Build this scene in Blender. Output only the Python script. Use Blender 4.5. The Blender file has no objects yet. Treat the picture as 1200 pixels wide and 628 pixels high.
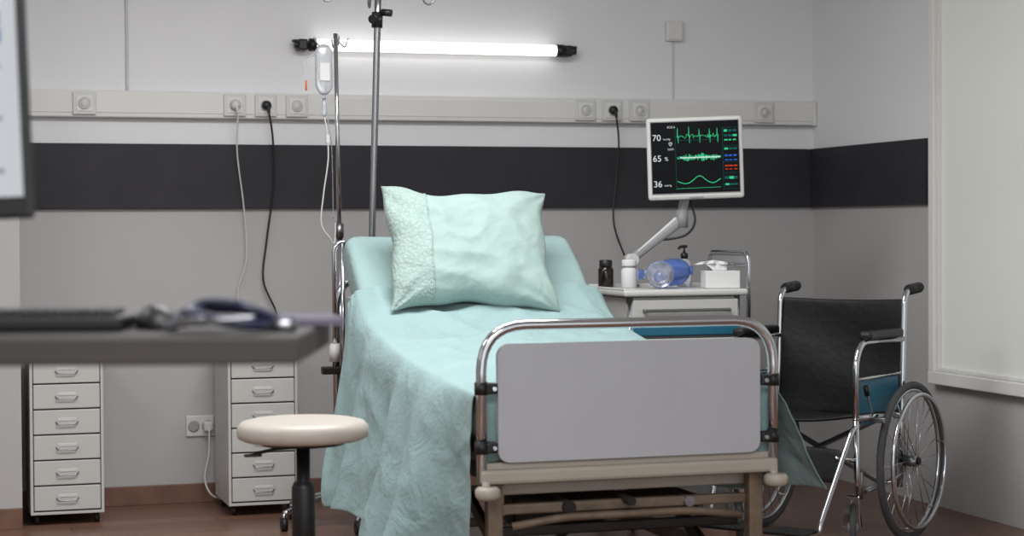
import bpy, bmesh, math, random
from mathutils import Vector, Matrix, noise
random.seed(4)
scene = bpy.context.scene
COL = scene.collection
R = math.radians

# ------------------------------------------------------------ materials
def lin(c):
    r = []
    for v in c:
        v = v/255.0
        r.append(v/12.92 if v <= 0.04045 else ((v+0.055)/1.055)**2.4)
    return (r[0], r[1], r[2], 1.0)

def mat(name, col, rough=0.5, metal=0.0, bump=0.0, bscale=60.0, var=0.05, vscale=6.0,
        emit=None, estr=0.0, alpha=1.0, trans=0.0, spec=0.5, sheen=0.0):
    m = bpy.data.materials.new(name); m.use_nodes = True
    nt = m.node_tree; n = nt.nodes; l = nt.links
    b = n["Principled BSDF"]
    b.inputs["Roughness"].default_value = rough
    b.inputs["Metallic"].default_value = metal
    b.inputs["Alpha"].default_value = alpha
    b.inputs["Transmission Weight"].default_value = trans
    b.inputs["Specular IOR Level"].default_value = spec
    b.inputs["Sheen Weight"].default_value = sheen
    tc = n.new("ShaderNodeTexCoord")
    nz = n.new("ShaderNodeTexNoise"); nz.inputs["Scale"].default_value = vscale
    nz.inputs["Detail"].default_value = 3
    l.new(tc.outputs["Object"], nz.inputs["Vector"])
    cr = n.new("ShaderNodeValToRGB")
    c = lin(col)
    cr.color_ramp.elements[0].position = 0.3
    cr.color_ramp.elements[1].position = 0.7
    cr.color_ramp.elements[0].color = tuple(x*(1-var) for x in c[:3])+(1,)
    cr.color_ramp.elements[1].color = tuple(min(1, x*(1+var)) for x in c[:3])+(1,)
    l.new(nz.outputs["Fac"], cr.inputs["Fac"])
    l.new(cr.outputs["Color"], b.inputs["Base Color"])
    if bump > 0:
        n2 = n.new("ShaderNodeTexNoise"); n2.inputs["Scale"].default_value = bscale
        n2.inputs["Detail"].default_value = 4
        l.new(tc.outputs["Object"], n2.inputs["Vector"])
        bp = n.new("ShaderNodeBump"); bp.inputs["Strength"].default_value = bump
        bp.inputs["Distance"].default_value = 0.01
        l.new(n2.outputs["Fac"], bp.inputs["Height"])
        l.new(bp.outputs["Normal"], b.inputs["Normal"])
    if emit:
        b.inputs["Emission Color"].default_value = lin(emit)
        b.inputs["Emission Strength"].default_value = estr
    return m

def wall_mat():
    m = bpy.data.materials.new("wall_two_tone_paint"); m.use_nodes = True
    nt = m.node_tree; n = nt.nodes; l = nt.links; b = n["Principled BSDF"]
    b.inputs["Roughness"].default_value = 0.75
    b.inputs["Specular IOR Level"].default_value = 0.25
    g = n.new("ShaderNodeNewGeometry"); sp = n.new("ShaderNodeSeparateXYZ")
    l.new(g.outputs["Position"], sp.inputs[0])
    gt = n.new("ShaderNodeMath"); gt.operation = 'GREATER_THAN'; gt.inputs[1].default_value = 1.44
    l.new(sp.outputs["Z"], gt.inputs[0])
    nz = n.new("ShaderNodeTexNoise"); nz.inputs["Scale"].default_value = 1.3; nz.inputs["Detail"].default_value = 4
    l.new(g.outputs["Position"], nz.inputs["Vector"])
    mx = n.new("ShaderNodeMix"); mx.data_type = 'RGBA'
    mx.inputs[6].default_value = lin((178, 176, 175)); mx.inputs[7].default_value = lin((228, 228, 230))
    l.new(gt.outputs[0], mx.inputs[0])
    mr = n.new("ShaderNodeMapRange"); mr.inputs[3].default_value = 0.95; mr.inputs[4].default_value = 1.04
    l.new(nz.outputs["Fac"], mr.inputs[0])
    m2 = n.new("ShaderNodeMix"); m2.data_type = 'RGBA'; m2.blend_type = 'MULTIPLY'; m2.inputs[0].default_value = 1
    l.new(mx.outputs[2], m2.inputs[6]); l.new(mr.outputs[0], m2.inputs[7])
    l.new(m2.outputs[2], b.inputs["Base Color"])
    n2 = n.new("ShaderNodeTexNoise"); n2.inputs["Scale"].default_value = 180
    l.new(g.outputs["Position"], n2.inputs["Vector"])
    bp = n.new("ShaderNodeBump"); bp.inputs["Strength"].default_value = 0.08; bp.inputs["Distance"].default_value = 0.004
    l.new(n2.outputs["Fac"], bp.inputs["Height"]); l.new(bp.outputs["Normal"], b.inputs["Normal"])
    return m

def floor_mat():
    m = bpy.data.materials.new("wood_laminate_floor"); m.use_nodes = True
    nt = m.node_tree; n = nt.nodes; l = nt.links; b = n["Principled BSDF"]
    b.inputs["Roughness"].default_value = 0.34
    g = n.new("ShaderNodeNewGeometry")
    br = n.new("ShaderNodeTexBrick"); br.inputs["Scale"].default_value = 1.0
    br.inputs["Brick Width"].default_value = 1.2; br.inputs["Row Height"].default_value = 0.14
    br.inputs["Mortar Size"].default_value = 0.0025
    br.inputs["Color1"].default_value = lin((126, 93, 76)); br.inputs["Color2"].default_value = lin((106, 78, 65))
    br.inputs["Mortar"].default_value = lin((50, 34, 28))
    l.new(g.outputs["Position"], br.inputs["Vector"])
    mp = n.new("ShaderNodeMapping"); mp.inputs["Scale"].default_value = (2, 30, 1)
    l.new(g.outputs["Position"], mp.inputs["Vector"])
    nz = n.new("ShaderNodeTexNoise"); nz.inputs["Scale"].default_value = 2; nz.inputs["Detail"].default_value = 6
    l.new(mp.outputs[0], nz.inputs["Vector"])
    mr = n.new("ShaderNodeMapRange"); mr.inputs[3].default_value = 0.7; mr.inputs[4].default_value = 1.25
    l.new(nz.outputs["Fac"], mr.inputs[0])
    m2 = n.new("ShaderNodeMix"); m2.data_type = 'RGBA'; m2.blend_type = 'MULTIPLY'; m2.inputs[0].default_value = 1
    l.new(br.outputs["Color"], m2.inputs[6]); l.new(mr.outputs[0], m2.inputs[7])
    l.new(m2.outputs[2], b.inputs["Base Color"])
    return m

def linen_mat(name, col, quilt=False):
    """crumpled cotton with weave; quilt adds a faint embossed pattern"""
    m = mat(name, col, rough=0.85, var=0.03, vscale=5, spec=0.2, sheen=0.05)
    nt = m.node_tree; n = nt.nodes; l = nt.links; b = n["Principled BSDF"]
    tc = n.new("ShaderNodeTexCoord")
    a = n.new("ShaderNodeTexNoise"); a.inputs["Scale"].default_value = 6.5; a.inputs["Detail"].default_value = 4
    a.inputs["Distortion"].default_value = 1.1
    l.new(tc.outputs["Object"], a.inputs["Vector"])
    b1 = n.new("ShaderNodeBump"); b1.inputs["Strength"].default_value = 0.34; b1.inputs["Distance"].default_value = 0.032
    l.new(a.outputs["Fac"], b1.inputs["Height"])
    v = n.new("ShaderNodeTexVoronoi"); v.inputs["Scale"].default_value = 70 if quilt else 260
    l.new(tc.outputs["Object"], v.inputs["Vector"])
    b2 = n.new("ShaderNodeBump"); b2.inputs["Strength"].default_value = 0.22 if quilt else 0.1
    b2.inputs["Distance"].default_value = 0.004
    l.new(v.outputs["Distance"], b2.inputs["Height"]); l.new(b1.outputs["Normal"], b2.inputs["Normal"])
    l.new(b2.outputs["Normal"], b.inputs["Normal"])
    return m

def pillow_mat():
    m = linen_mat("pillowcase_cotton", (154, 175, 170))
    nt = m.node_tree; n = nt.nodes; l = nt.links; b = n["Principled BSDF"]
    old = b.inputs["Base Color"].links[0].from_socket
    oldn = b.inputs["Normal"].links[0].from_socket
    tc = n.new("ShaderNodeTexCoord"); sp = n.new("ShaderNodeSeparateXYZ"); l.new(tc.outputs["Object"], sp.inputs[0])
    lt = n.new("ShaderNodeMath"); lt.operation = 'LESS_THAN'; lt.inputs[1].default_value = -0.155
    l.new(sp.outputs["X"], lt.inputs[0])
    v = n.new("ShaderNodeTexVoronoi"); v.inputs["Scale"].default_value = 80
    l.new(tc.outputs["Object"], v.inputs["Vector"])
    cr = n.new("ShaderNodeValToRGB"); cr.color_ramp.elements[0].position = 0.2; cr.color_ramp.elements[1].position = 0.6
    cr.color_ramp.elements[0].color = lin((162, 178, 172)); cr.color_ramp.elements[1].color = lin((148, 169, 163))
    l.new(v.outputs["Distance"], cr.inputs["Fac"])
    mx = n.new("ShaderNodeMix"); mx.data_type = 'RGBA'
    l.new(lt.outputs[0], mx.inputs[0]); l.new(old, mx.inputs[6]); l.new(cr.outputs["Color"], mx.inputs[7])
    l.new(mx.outputs[2], b.inputs["Base Color"])
    mu = n.new("ShaderNodeMath"); mu.operation = 'MULTIPLY'
    l.new(lt.outputs[0], mu.inputs[0]); l.new(v.outputs["Distance"], mu.inputs[1])
    bp = n.new("ShaderNodeBump"); bp.inputs["Strength"].default_value = 0.6; bp.inputs["Distance"].default_value = 0.005
    l.new(mu.outputs[0], bp.inputs["Height"]); l.new(oldn, bp.inputs["Normal"])
    l.new(bp.outputs["Normal"], b.inputs["Normal"])
    return m

M = {}
M['wall'] = wall_mat()
M['floor'] = floor_mat()
M['ceil'] = mat("ceiling_white", (230, 230, 230), 0.9)
M['strip'] = mat("dark_protection_board", (45, 43, 48), 0.6, bump=0.1, var=0.12, spec=0.3)
M['rail'] = mat("trunking_offwhite", (218, 217, 214), 0.5, var=0.02)
M['rail2'] = mat("trunking_seam_grey", (150, 148, 146), 0.6)
M['base'] = mat("baseboard_brown", (110, 80, 65), 0.5, var=0.2, vscale=10)
M['frame'] = mat("window_frame_white", (226, 225, 220), 0.5, var=0.02)
M['pane'] = mat("frosted_pane", (212, 213, 206), 0.35, var=0.03, vscale=1.0, emit=(225, 228, 218), estr=0.12)
M['plastic_w'] = mat("white_plastic", (205, 204, 201), 0.4, var=0.02)
M['cablegrey'] = mat("light_grey_cable", (200, 200, 202), 0.5, var=0.02)
M['plastic_g'] = mat("grey_plastic", (140, 140, 142), 0.5, var=0.04)
M['black'] = mat("black_plastic", (20, 20, 22), 0.45, var=0.1)
M['rubber'] = mat("rubber_grey", (70, 70, 72), 0.75, var=0.1)
M['chrome'] = mat("chrome", (200, 202, 206), 0.16, 1.0, var=0.02)
M['dchrome'] = mat("brushed_steel", (148, 149, 152), 0.3, 1.0, var=0.03)
M['beige'] = mat("beige_enamel", (170, 163, 151), 0.45, var=0.04)
M['rust'] = mat("worn_beige_steel", (116, 100, 84), 0.55, 0.2, var=0.25, vscale=14, bump=0.2)
M['dark_st'] = mat("dark_steel", (46, 42, 40), 0.5, 0.6, var=0.2)
M['panel'] = mat("footboard_laminate", (181, 184, 190), 0.32, var=0.02)
M['sheet'] = linen_mat("fitted_sheet_teal", (147, 172, 170))
M['blanket'] = linen_mat("bedspread_teal", (143, 168, 168), quilt=True)
M['pillow'] = pillow_mat()
M['cab'] = mat("cabinet_white_enamel", (190, 189, 185), 0.4, var=0.02)
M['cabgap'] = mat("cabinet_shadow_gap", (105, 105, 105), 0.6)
M['stool'] = mat("cream_vinyl", (184, 177, 167), 0.45, var=0.03, bump=0.05)
M['vinyl'] = mat("black_vinyl", (15, 15, 17), 0.6, bump=0.3, bscale=25, var=0.15, spec=0.35)
M['teal'] = mat("blue_side_panel", (34, 104, 130), 0.4, var=0.1)
M['blue'] = mat("blue_translucent", (120, 155, 235), 0.15, trans=0.8, var=0.1)
M['clear'] = mat("clear_plastic", (225, 230, 245), 0.08, trans=0.85, var=0.02)
M['liquid'] = mat("clear_fluid_bag", (225, 228, 232), 0.12, trans=0.6, var=0.03)
M['amber'] = mat("dark_glass", (28, 18, 16), 0.15, var=0.1)
M['tissue'] = mat("paper_white", (215, 215, 214), 0.9, var=0.02)
M['orange'] = mat("orange_plastic", (205, 110, 40), 0.4)
M['desk'] = mat("desk_grey", (62, 58, 57), 0.6, var=0.05, spec=0.3)
M['desktop'] = mat("desk_top", (52, 48, 48), 0.6, var=0.05, spec=0.25)
M['navy'] = mat("navy_tubing", (26, 29, 52), 0.4)
M['lilac'] = mat("lilac_paper", (92, 88, 104), 0.8)
M['tube'] = mat("fluorescent_tube_glow", (255, 255, 255), 0.4, emit=(255, 254, 250), estr=1.7)
M['screen'] = mat("screen_black", (4, 6, 9), 0.45, var=0.0, spec=0.12)
def em(name, c, s): return mat(name, (10, 10, 10), 0.6, emit=c, estr=s, var=0, spec=0.1)
M['e_green'] = em("screen_green", (60, 215, 150), 0.85)
M['e_white'] = em("screen_white", (225, 235, 235), 0.9)
M['e_teal'] = em("screen_teal", (20, 110, 110), 0.6)
M['e_blue'] = em("screen_blue", (40, 110, 220), 0.8)
M['e_red'] = em("screen_red", (215, 60, 30), 0.8)
M['e_page'] = em("page_white", (205, 209, 214), 0.9)
M['e_head'] = em("page_blue", (70, 125, 180), 0.8)
M['e_grey'] = em("page_grey", (150, 156, 165), 0.8)

# ------------------------------------------------------------ geometry helpers
class Obj:
    """one real-world object: an Empty with named part meshes"""
    def __init__(self, name, loc=(0, 0, 0), rz=0.0, rot=None):
        e = bpy.data.objects.new(name, None); COL.objects.link(e)
        e.empty_display_size = 0.1
        e.location = loc
        e.rotation_euler = rot if rot else (0, 0, rz)
        self.e = e
    def add(self, name, bm, m, smooth=True, sub=0, solid=0):
        me = bpy.data.meshes.new(name)
        bmesh.ops.recalc_face_normals(bm, faces=bm.faces)
        bm.to_mesh(me); bm.free()
        me.materials.append(M[m])
        if smooth:
            for p in me.polygons: p.use_smooth = True
        o = bpy.data.objects.new(name, me); COL.objects.link(o); o.parent = self.e
        if solid:
            s = o.modifiers.new("solid", 'SOLIDIFY'); s.thickness = solid; s.offset = 0
        if sub:
            s = o.modifiers.new("sub", 'SUBSURF'); s.levels = sub; s.render_levels = sub
        return o
    def box(self, name, c, s, m, bev=0.003, rot=None, seg=2):
        bm = bmesh.new(); bmesh.ops.create_cube(bm, size=1)
        bmesh.ops.scale(bm, vec=s, verts=bm.verts)
        if bev > 0:
            bmesh.ops.bevel(bm, geom=bm.edges[:], offset=min(bev, min(s)*0.45), segments=seg, profile=0.5, affect='EDGES')
        if rot: bmesh.ops.rotate(bm, cent=(0, 0, 0), matrix=rot, verts=bm.verts)
        bmesh.ops.translate(bm, vec=c, verts=bm.verts)
        return self.add(name, bm, m, smooth=False)
    def beam(self, name, p0, p1, w, h, m, bev=0.004):
        p0 = Vector(p0); p1 = Vector(p1); d = p1-p0
        q = d.to_track_quat('X', 'Z').to_matrix()
        return self.box(name, (p0+p1)/2, (d.length, w, h), m, bev, rot=q)
    def cyl(self, name, p0, p1, r, m, r2=None, seg=24):
        p0 = Vector(p0); p1 = Vector(p1); d = p1-p0
        bm = bmesh.new()
        bmesh.ops.create_cone(bm, cap_ends=True, segments=seg, radius1=r, radius2=r if r2 is None else r2, depth=d.length)
        bmesh.ops.rotate(bm, cent=(0, 0, 0), matrix=d.to_track_quat('Z', 'Y').to_matrix(), verts=bm.verts)
        bmesh.ops.translate(bm, vec=(p0+p1)/2, verts=bm.verts)
        o = self.add(name, bm, m)
        for p in o.data.polygons:
            if len(p.vertices) > 4: p.use_smooth = False
        return o
    def tube(self, name, pts, r, m, fillet=0.0, cr=False, cyclic=False, seg=12):
        pts = [Vector(p) for p in pts]
        if fillet > 0:
            out = [pts[0]]
            for i in range(1, len(pts)-1):
                a, b, c = pts[i-1], pts[i], pts[i+1]
                u = (a-b); w = (c-b)
                f = min(fillet, u.length*0.49, w.length*0.49)
                pa = b+u.normalized()*f; pc = b+w.normalized()*f
                for k in range(9):
                    t = k/8; out.append(pa*(1-t)**2+b*2*t*(1-t)*0.95+pc*t*t+(pa+pc)*0.5*2*t*(1-t)*0.05)
            out.append(pts[-1]); pts = out
        if cr:
            out = []; n = len(pts)
            for i in range(n-1):
                p0 = pts[max(i-1, 0)]; p1 = pts[i]; p2 = pts[i+1]; p3 = pts[min(i+2, n-1)]
                for k in range(8):
                    t = k/8
                    out.append(0.5*((2*p1)+(-p0+p2)*t+(2*p0-5*p1+4*p2-p3)*t*t+(-p0+3*p1-3*p2+p3)*t**3))
            out.append(pts[-1]); pts = out
        bm = bmesh.new(); rings = []
        n = len(pts); nrm = None
        for i, p in enumerate(pts):
            if cyclic: t = pts[(i+1) % n]-pts[i-1]
            else: t = pts[min(i+1, n-1)]-pts[max(i-1, 0)]
            if t.length < 1e-9: t = Vector((0, 0, 1))
            t.normalize()
            if nrm is None:
                nrm = t.orthogonal().normalized()
            else:
                nrm = nrm-t*nrm.dot(t)
                nrm = nrm.normalized() if nrm.length > 1e-6 else t.orthogonal().normalized()
            bn = t.cross(nrm)
            rings.append([bm.verts.new(p+(nrm*math.cos(a)+bn*math.sin(a))*r) for a in [2*math.pi*k/seg for k in range(seg)]])
        for i in range(n if cyclic else n-1):
            A = rings[i]; B = rings[(i+1) % n]
            for k in range(seg):
                bm.faces.new((A[k], A[(k+1) % seg], B[(k+1) % seg], B[k]))
        if not cyclic:
            bm.faces.new(rings[0][::-1]); bm.faces.new(rings[-1])
        return self.add(name, bm, m)
    def ring(self, name, c, ax, Rr, r, m, seg=56):
        ax = Vector(ax).normalized(); u = ax.orthogonal().normalized(); v = ax.cross(u); c = Vector(c)
        return self.tube(name, [c+(u*math.cos(a)+v*math.sin(a))*Rr for a in [2*math.pi*k/seg for k in range(seg)]], r, m, cyclic=True, seg=10)
    def lathe(self, name, prof, m, c=(0, 0, 0), rot=None, seg=36, smooth=True):
        bm = bmesh.new(); rings = []
        for (r, z) in prof:
            rings.append([bm.verts.new((r*math.cos(a), r*math.sin(a), z)) for a in [2*math.pi*k/seg for k in range(seg)]])
        for i in range(len(rings)-1):
            for k in range(seg):
                bm.faces.new((rings[i][k], rings[i][(k+1) % seg], rings[i+1][(k+1) % seg], rings[i+1][k]))
        if prof[0][0] > 1e-5: bm.faces.new(rings[0][::-1])
        if prof[-1][0] > 1e-5: bm.faces.new(rings[-1])
        bmesh.ops.remove_doubles(bm, verts=bm.verts, dist=1e-6)
        if rot: bmesh.ops.rotate(bm, cent=(0, 0, 0), matrix=rot, verts=bm.verts)
        bmesh.ops.translate(bm, vec=c, verts=bm.verts)
        return self.add(name, bm, m, smooth=smooth)
    def text(self, name, s, c, size, m, rx=90):
        cu = bpy.data.curves.new(name, 'FONT'); cu.body = s; cu.size = size
        cu.materials.append(M[m])
        o = bpy.data.objects.new(name, cu); COL.objects.link(o); o.parent = self.e
        o.location = c; o.rotation_euler = (R(rx), 0, 0)
        return o

def plain(name, c, s, m, bev=0.0):
    bm = bmesh.new(); bmesh.ops.create_cube(bm, size=1)
    bmesh.ops.scale(bm, vec=s, verts=bm.verts)
    if bev > 0: bmesh.ops.bevel(bm, geom=bm.edges[:], offset=bev, segments=2, profile=0.5, affect='EDGES')
    me = bpy.data.meshes.new(name); bm.to_mesh(me); bm.free(); me.materials.append(M[m])
    o = bpy.data.objects.new(name, me); COL.objects.link(o); o.location = c
    return o

# ------------------------------------------------------------ room (corner of back and right wall at 0,0)
H = 2.8
plain("floor", (-3.1, -4.6, -0.05), (6.6, 9.6, 0.1), 'floor')
plain("ceiling", (-3.1, -4.6, H+0.05), (6.6, 9.6, 0.1), 'ceil')
plain("wall_back", (-3.1, 0.06, H/2), (6.4, 0.12, H), 'wall')
plain("wall_right", (0.06, -4.6, H/2), (0.12, 9.6, H), 'wall')
plain("wall_left", (-6.3, -4.6, H/2), (0.12, 9.6, H), 'wall')
plain("wall_pilaster", (-4.97, -0.256, H/2), (2.366, 0.512, H), 'wall')
plain("baseboard_back", (-1.9, -0.008, 0.042), (3.78, 0.016, 0.085), 'base', 0.003)
plain("baseboard_pilaster", (-4.97, -0.52, 0.042), (2.366, 0.016, 0.085), 'base', 0.003)
plain("trim_dark_band_back", (-1.905, -0.0125, 1.4425), (3.76, 0.025, 0.285), 'strip', 0.003)
plain("trim_dark_band_right", (-0.0125, -0.575, 1.4425), (0.025, 1.11, 0.285), 'strip', 0.003)

# service trunking
tr = Obj("wall_trunking", (0, 0, 0))
tr.box("channel", (-1.9, -0.02, 1.757), (3.77, 0.04, 0.115), 'rail', 0.004)
tr.box("cover_strip", (-1.9, -0.042, 1.757), (3.77, 0.004, 0.078), 'rail', 0.001)
tr.box("lower_lip", (-1.9, -0.022, 1.699), (3.77, 0.034, 0.006), 'rail2', 0.001)
tr.box("end_cap", (-0.012, -0.024, 1.757), (0.02, 0.05, 0.122), 'rail', 0.003)

def socket(x, plug=None):
    o = Obj("wall_socket", (x, -0.044, 1.757))
    o.box("plate", (0, -0.005, 0), (0.098, 0.012, 0.098), 'plastic_w', 0.004)
    o.box("inner_plate", (0, -0.0125, 0), (0.07, 0.004, 0.07), 'rail', 0.003)
    o.lathe("collar", [(0.024, 0), (0.026, 0.006), (0.022, 0.008), (0.020, 0.002), (0, 0.002)], 'cablegrey', (0, -0.014, 0), Matrix.Rotation(R(90), 3, 'X'))
    o.lathe("well", [(0.019, 0), (0.019, 0.003), (0, 0.003)], 'plastic_w', (0, -0.0145, 0), Matrix.Rotation(R(90), 3, 'X'))
    if plug:
        o.lathe("plug", [(0.0, 0.03), (0.015, 0.028), (0.02, 0.018), (0.021, 0.0)], plug, (0, -0.016, 0), Matrix.Rotation(R(90), 3, 'X'))
        o.tube("plug_neck", [(0, -0.035, -0.002), (0.004, -0.045, -0.012), (0.008, -0.044, -0.035)], 0.007, plug, cr=True)
    return o
socket(-3.489); socket(-2.839, 'plastic_w'); socket(-2.701, 'black'); socket(-2.562)
socket(-1.197); socket(-1.064, 'black'); socket(-0.926); socket(-0.284)

def cable(name, pts, r, m):
    o = Obj(name, pts[0]); b = Vector(pts[0])
    o.tube("cord", [Vector(p)-b for p in pts], r, m, cr=True, seg=8)
cable("power_cable", [(-2.83, -0.088, 1.72), (-2.832, -0.06, 1.55), (-2.80, -0.035, 1.30), (-2.79, -0.03, 1.08), (-2.83, -0.03, 0.92), (-2.80, -0.03, 0.75), (-2.83, -0.03, 0.6)], 0.0035, 'cablegrey')
cable("power_cable", [(-2.693, -0.088, 1.72), (-2.672, -0.06, 1.60), (-2.668, -0.04, 1.40), (-2.70, -0.03, 1.15), (-2.715, -0.03, 0.98), (-2.66, -0.03, 0.84), (-2.66, -0.03, 0.76), (-2.69, -0.04, 0.68), (-2.68, -0.06, 0.60)], 0.0045, 'black')
cable("power_cable", [(-1.056, -0.088, 1.72), (-1.035, -0.06, 1.60), (-1.05, -0.06, 1.42), (-1.075, -0.10, 1.22), (-1.07, -0.3, 1.0), (-1.07, -0.5, 0.7), (-1.07, -0.5, 0.3)], 0.0045, 'black')
cable("wall_cable", [(-3.302, -0.006, 1.815), (-3.302, -0.006, 2.2), (-3.303, -0.006, 2.79)], 0.006, 'cablegrey')
cable("wall_cable", [(-0.738, -0.006, 1.815), (-0.738, -0.006, 1.95), (-0.735, -0.006, 2.10)], 0.004, 'cablegrey')
th = Obj("wall_junction_box", (-0.735, 0, 2.14))
th.box("body", (0, -0.016, 0), (0.085, 0.032, 0.095), 'rail', 0.006)
th.box("lid", (0, -0.034, 0.0), (0.07, 0.006, 0.08), 'rail', 0.003)

lo = Obj("floor_outlet", (-2.998, 0, 0.339))
lo.box("plate", (0, -0.006, 0), (0.125, 0.012, 0.092), 'plastic_w', 0.004)
for i, x in enumerate((-0.03, 0.03)):
    lo.lathe("collar_%d" % i, [(0.024, 0), (0.025, 0.005), (0.02, 0.006), (0, 0.002)], 'rail2', (x, -0.012, 0), Matrix.Rotation(R(90), 3, 'X'))
lo.box("plug", (0.03, -0.035, 0), (0.04, 0.045, 0.042), 'plastic_w', 0.008)
cable("extension_cable", [(-2.965, -0.055, 0.325), (-2.97, -0.07, 0.22), (-2.99, -0.08, 0.12), (-2.97, -0.10, 0.05), (-2.92, -0.09, 0.02)], 0.0045, 'plastic_w')

# fluorescent lamp
fl = Obj("fluorescent_wall_lamp", (-1.91, 0, 2.03))
fl.box("back_channel", (0, -0.012, 0.0), (1.30, 0.024, 0.03), 'plastic_w', 0.004)
fl.cyl("lit_tube", (-0.565, -0.06, 0), (0.585, -0.06, 0), 0.026, 'tube')
for i, s in enumerate((-1, 1)):
    fl.cyl("tube_collar_%d" % i, (s*0.565+0.0, -0.06, 0), (s*0.60+0.005, -0.06, 0), 0.029, 'black')
    fl.box("end_bracket_%d" % i, (s*0.625, -0.04, 0), (0.045, 0.075, 0.05), 'black', 0.008)
    fl.cyl("end_screw_%d" % i, (s*0.64, -0.06, 0), (s*0.662, -0.06, 0), 0.018, 'black')
    fl.box("end_fin_%d" % i, (s*0.655, -0.05, 0.017), (0.03, 0.03, 0.012), 'black', 0.003)

# window on right wall
wi = Obj("window_1", (0, -2.22, 0))
y0, y1, z0, z1 = -1.18, 1.03, 0.53, 2.65
wi.box("frame_bottom", (-0.025, (y0+y1)/2, z0+0.028), (0.05, y1-y0, 0.055), 'frame', 0.005)
wi.box("frame_top", (-0.025, (y0+y1)/2, z1-0.03), (0.05, y1-y0, 0.06), 'frame', 0.005)
wi.box("frame_far", (-0.025, y1-0.024, (z0+z1)/2), (0.046, 0.044, z1-z0-0.11), 'frame', 0.004)
wi.box("frame_near", (-0.025, y0+0.024, (z0+z1)/2), (0.046, 0.044, z1-z0-0.11), 'frame', 0.004)
wi.box("bead_far", (-0.02, y1-0.055, (z0+z1)/2), (0.03, 0.02, z1-z0-0.12), 'rail', 0.004)
wi.box("bead_bottom", (-0.02, (y0+y1)/2, z0+0.064), (0.028, y1-y0-0.1, 0.016), 'rail', 0.004)
wi.box("frosted_pane", (-0.010, (y0+y1)/2, (z0+z1)/2), (0.012, y1-y0-0.06, z1-z0-0.06), 'pane', 0)

# ------------------------------------------------------------ drawer cabinets
def cabinet(x, y):
    W, D, Z0, Z1 = 0.295, 0.39, 0.045, 0.70
    o = Obj("drawer_cabinet", (x+W/2, y, 0))
    o.box("side_1", (-W/2+0.006, D/2, (Z0+Z1)/2), (0.012, D, Z1-Z0), 'cab', 0.002)
    o.box("side_2", (W/2-0.006, D/2, (Z0+Z1)/2), (0.012, D, Z1-Z0), 'cab', 0.002)
    o.box("top", (0, D/2, Z1-0.006), (W-0.001, D-0.001, 0.012), 'cab', 0.002)
    o.box("bottom", (0, D/2, Z0+0.006), (W-0.001, D-0.001, 0.012), 'cab', 0.002)
    o.box("back", (0, D-0.005, (Z0+Z1)/2), (W-0.02, 0.008, Z1-Z0-0.02), 'cab', 0)
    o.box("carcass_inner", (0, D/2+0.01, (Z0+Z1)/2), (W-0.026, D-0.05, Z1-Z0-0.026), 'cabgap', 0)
    n = 6; h = (Z1-Z0-0.03)/n
    for i in range(n):
        zc = Z0+0.015+h*(i+0.5)
        o.box("drawer_%d" % (i+1), (0, 0.008, zc), (W-0.030, 0.022, h-0.006), 'cab', 0.003)
        o.box("label_plate_%d" % (i+1), (0, -0.004, zc+0.010), (0.075, 0.003, 0.012), 'plastic_w', 0.001)
        o.tube("pull_%d" % (i+1), [(-0.045, -0.002, zc+0.0), (-0.036, -0.016, zc-0.010), (0.036, -0.016, zc-0.010), (0.045, -0.002, zc+0.0)], 0.0026, 'dchrome', fillet=0.006, seg=8)
    for i, (a, b) in enumerate(((-1, 0.05), (1, 0.05), (-1, D-0.05), (1, D-0.05))):
        o.cyl("caster_%d" % i, (a*0.12-0.01, b, 0.021), (a*0.12+0.01, b, 0.021), 0.021, 'black')
        o.cyl("caster_stem_%d" % i, (a*0.12, b, 0.02), (a*0.12, b, Z0), 0.007, 'dchrome')
cabinet(-3.753, -0.48)
cabinet(-2.947, -0.493)

# ------------------------------------------------------------ stool
st = Obj("swivel_stool", (-3.111, -3.01, 0))
st.lathe("seat_cushion", [(0, 0.598), (0.17, 0.598), (0.186, 0.606), (0.19, 0.62), (0.188, 0.638), (0.176, 0.651), (0.15, 0.657), (0, 0.659)], 'stool', seg=64)
st.lathe("seat_plate", [(0, 0.585), (0.12, 0.585), (0.125, 0.599), (0, 0.599)], 'black')
st.lathe("column", [(0, 0.09), (0.034, 0.09), (0.034, 0.46), (0.028, 0.475), (0.020, 0.48), (0.020, 0.585), (0, 0.585)], 'black')
st.tube("height_lever", [(0, 0, 0.578), (-0.09, -0.02, 0.575), (-0.16, -0.03, 0.562)], 0.005, 'black', cr=True)
st.box("lever_paddle", (-0.15, -0.03, 0.562), (0.05, 0.02, 0.008), 'black', 0.003)
for i in range(5):
    a = 2*math.pi*i/5+0.3
    ex, ey = 0.25*math.cos(a), 0.25*math.sin(a)
    st.beam("base_leg_%d" % i, (0, 0, 0.105), (ex, ey, 0.075), 0.035, 0.025, 'black', 0.006)
    st.cyl("caster_%d" % i, (ex-0.014*math.sin(a), ey+0.014*math.cos(a), 0.027), (ex+0.014*math.sin(a), ey-0.014*math.cos(a), 0.027), 0.027, 'black')
    st.cyl("caster_stem_%d" % i, (ex, ey, 0.027), (ex, ey, 0.075), 0.008, 'dchrome')

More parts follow.
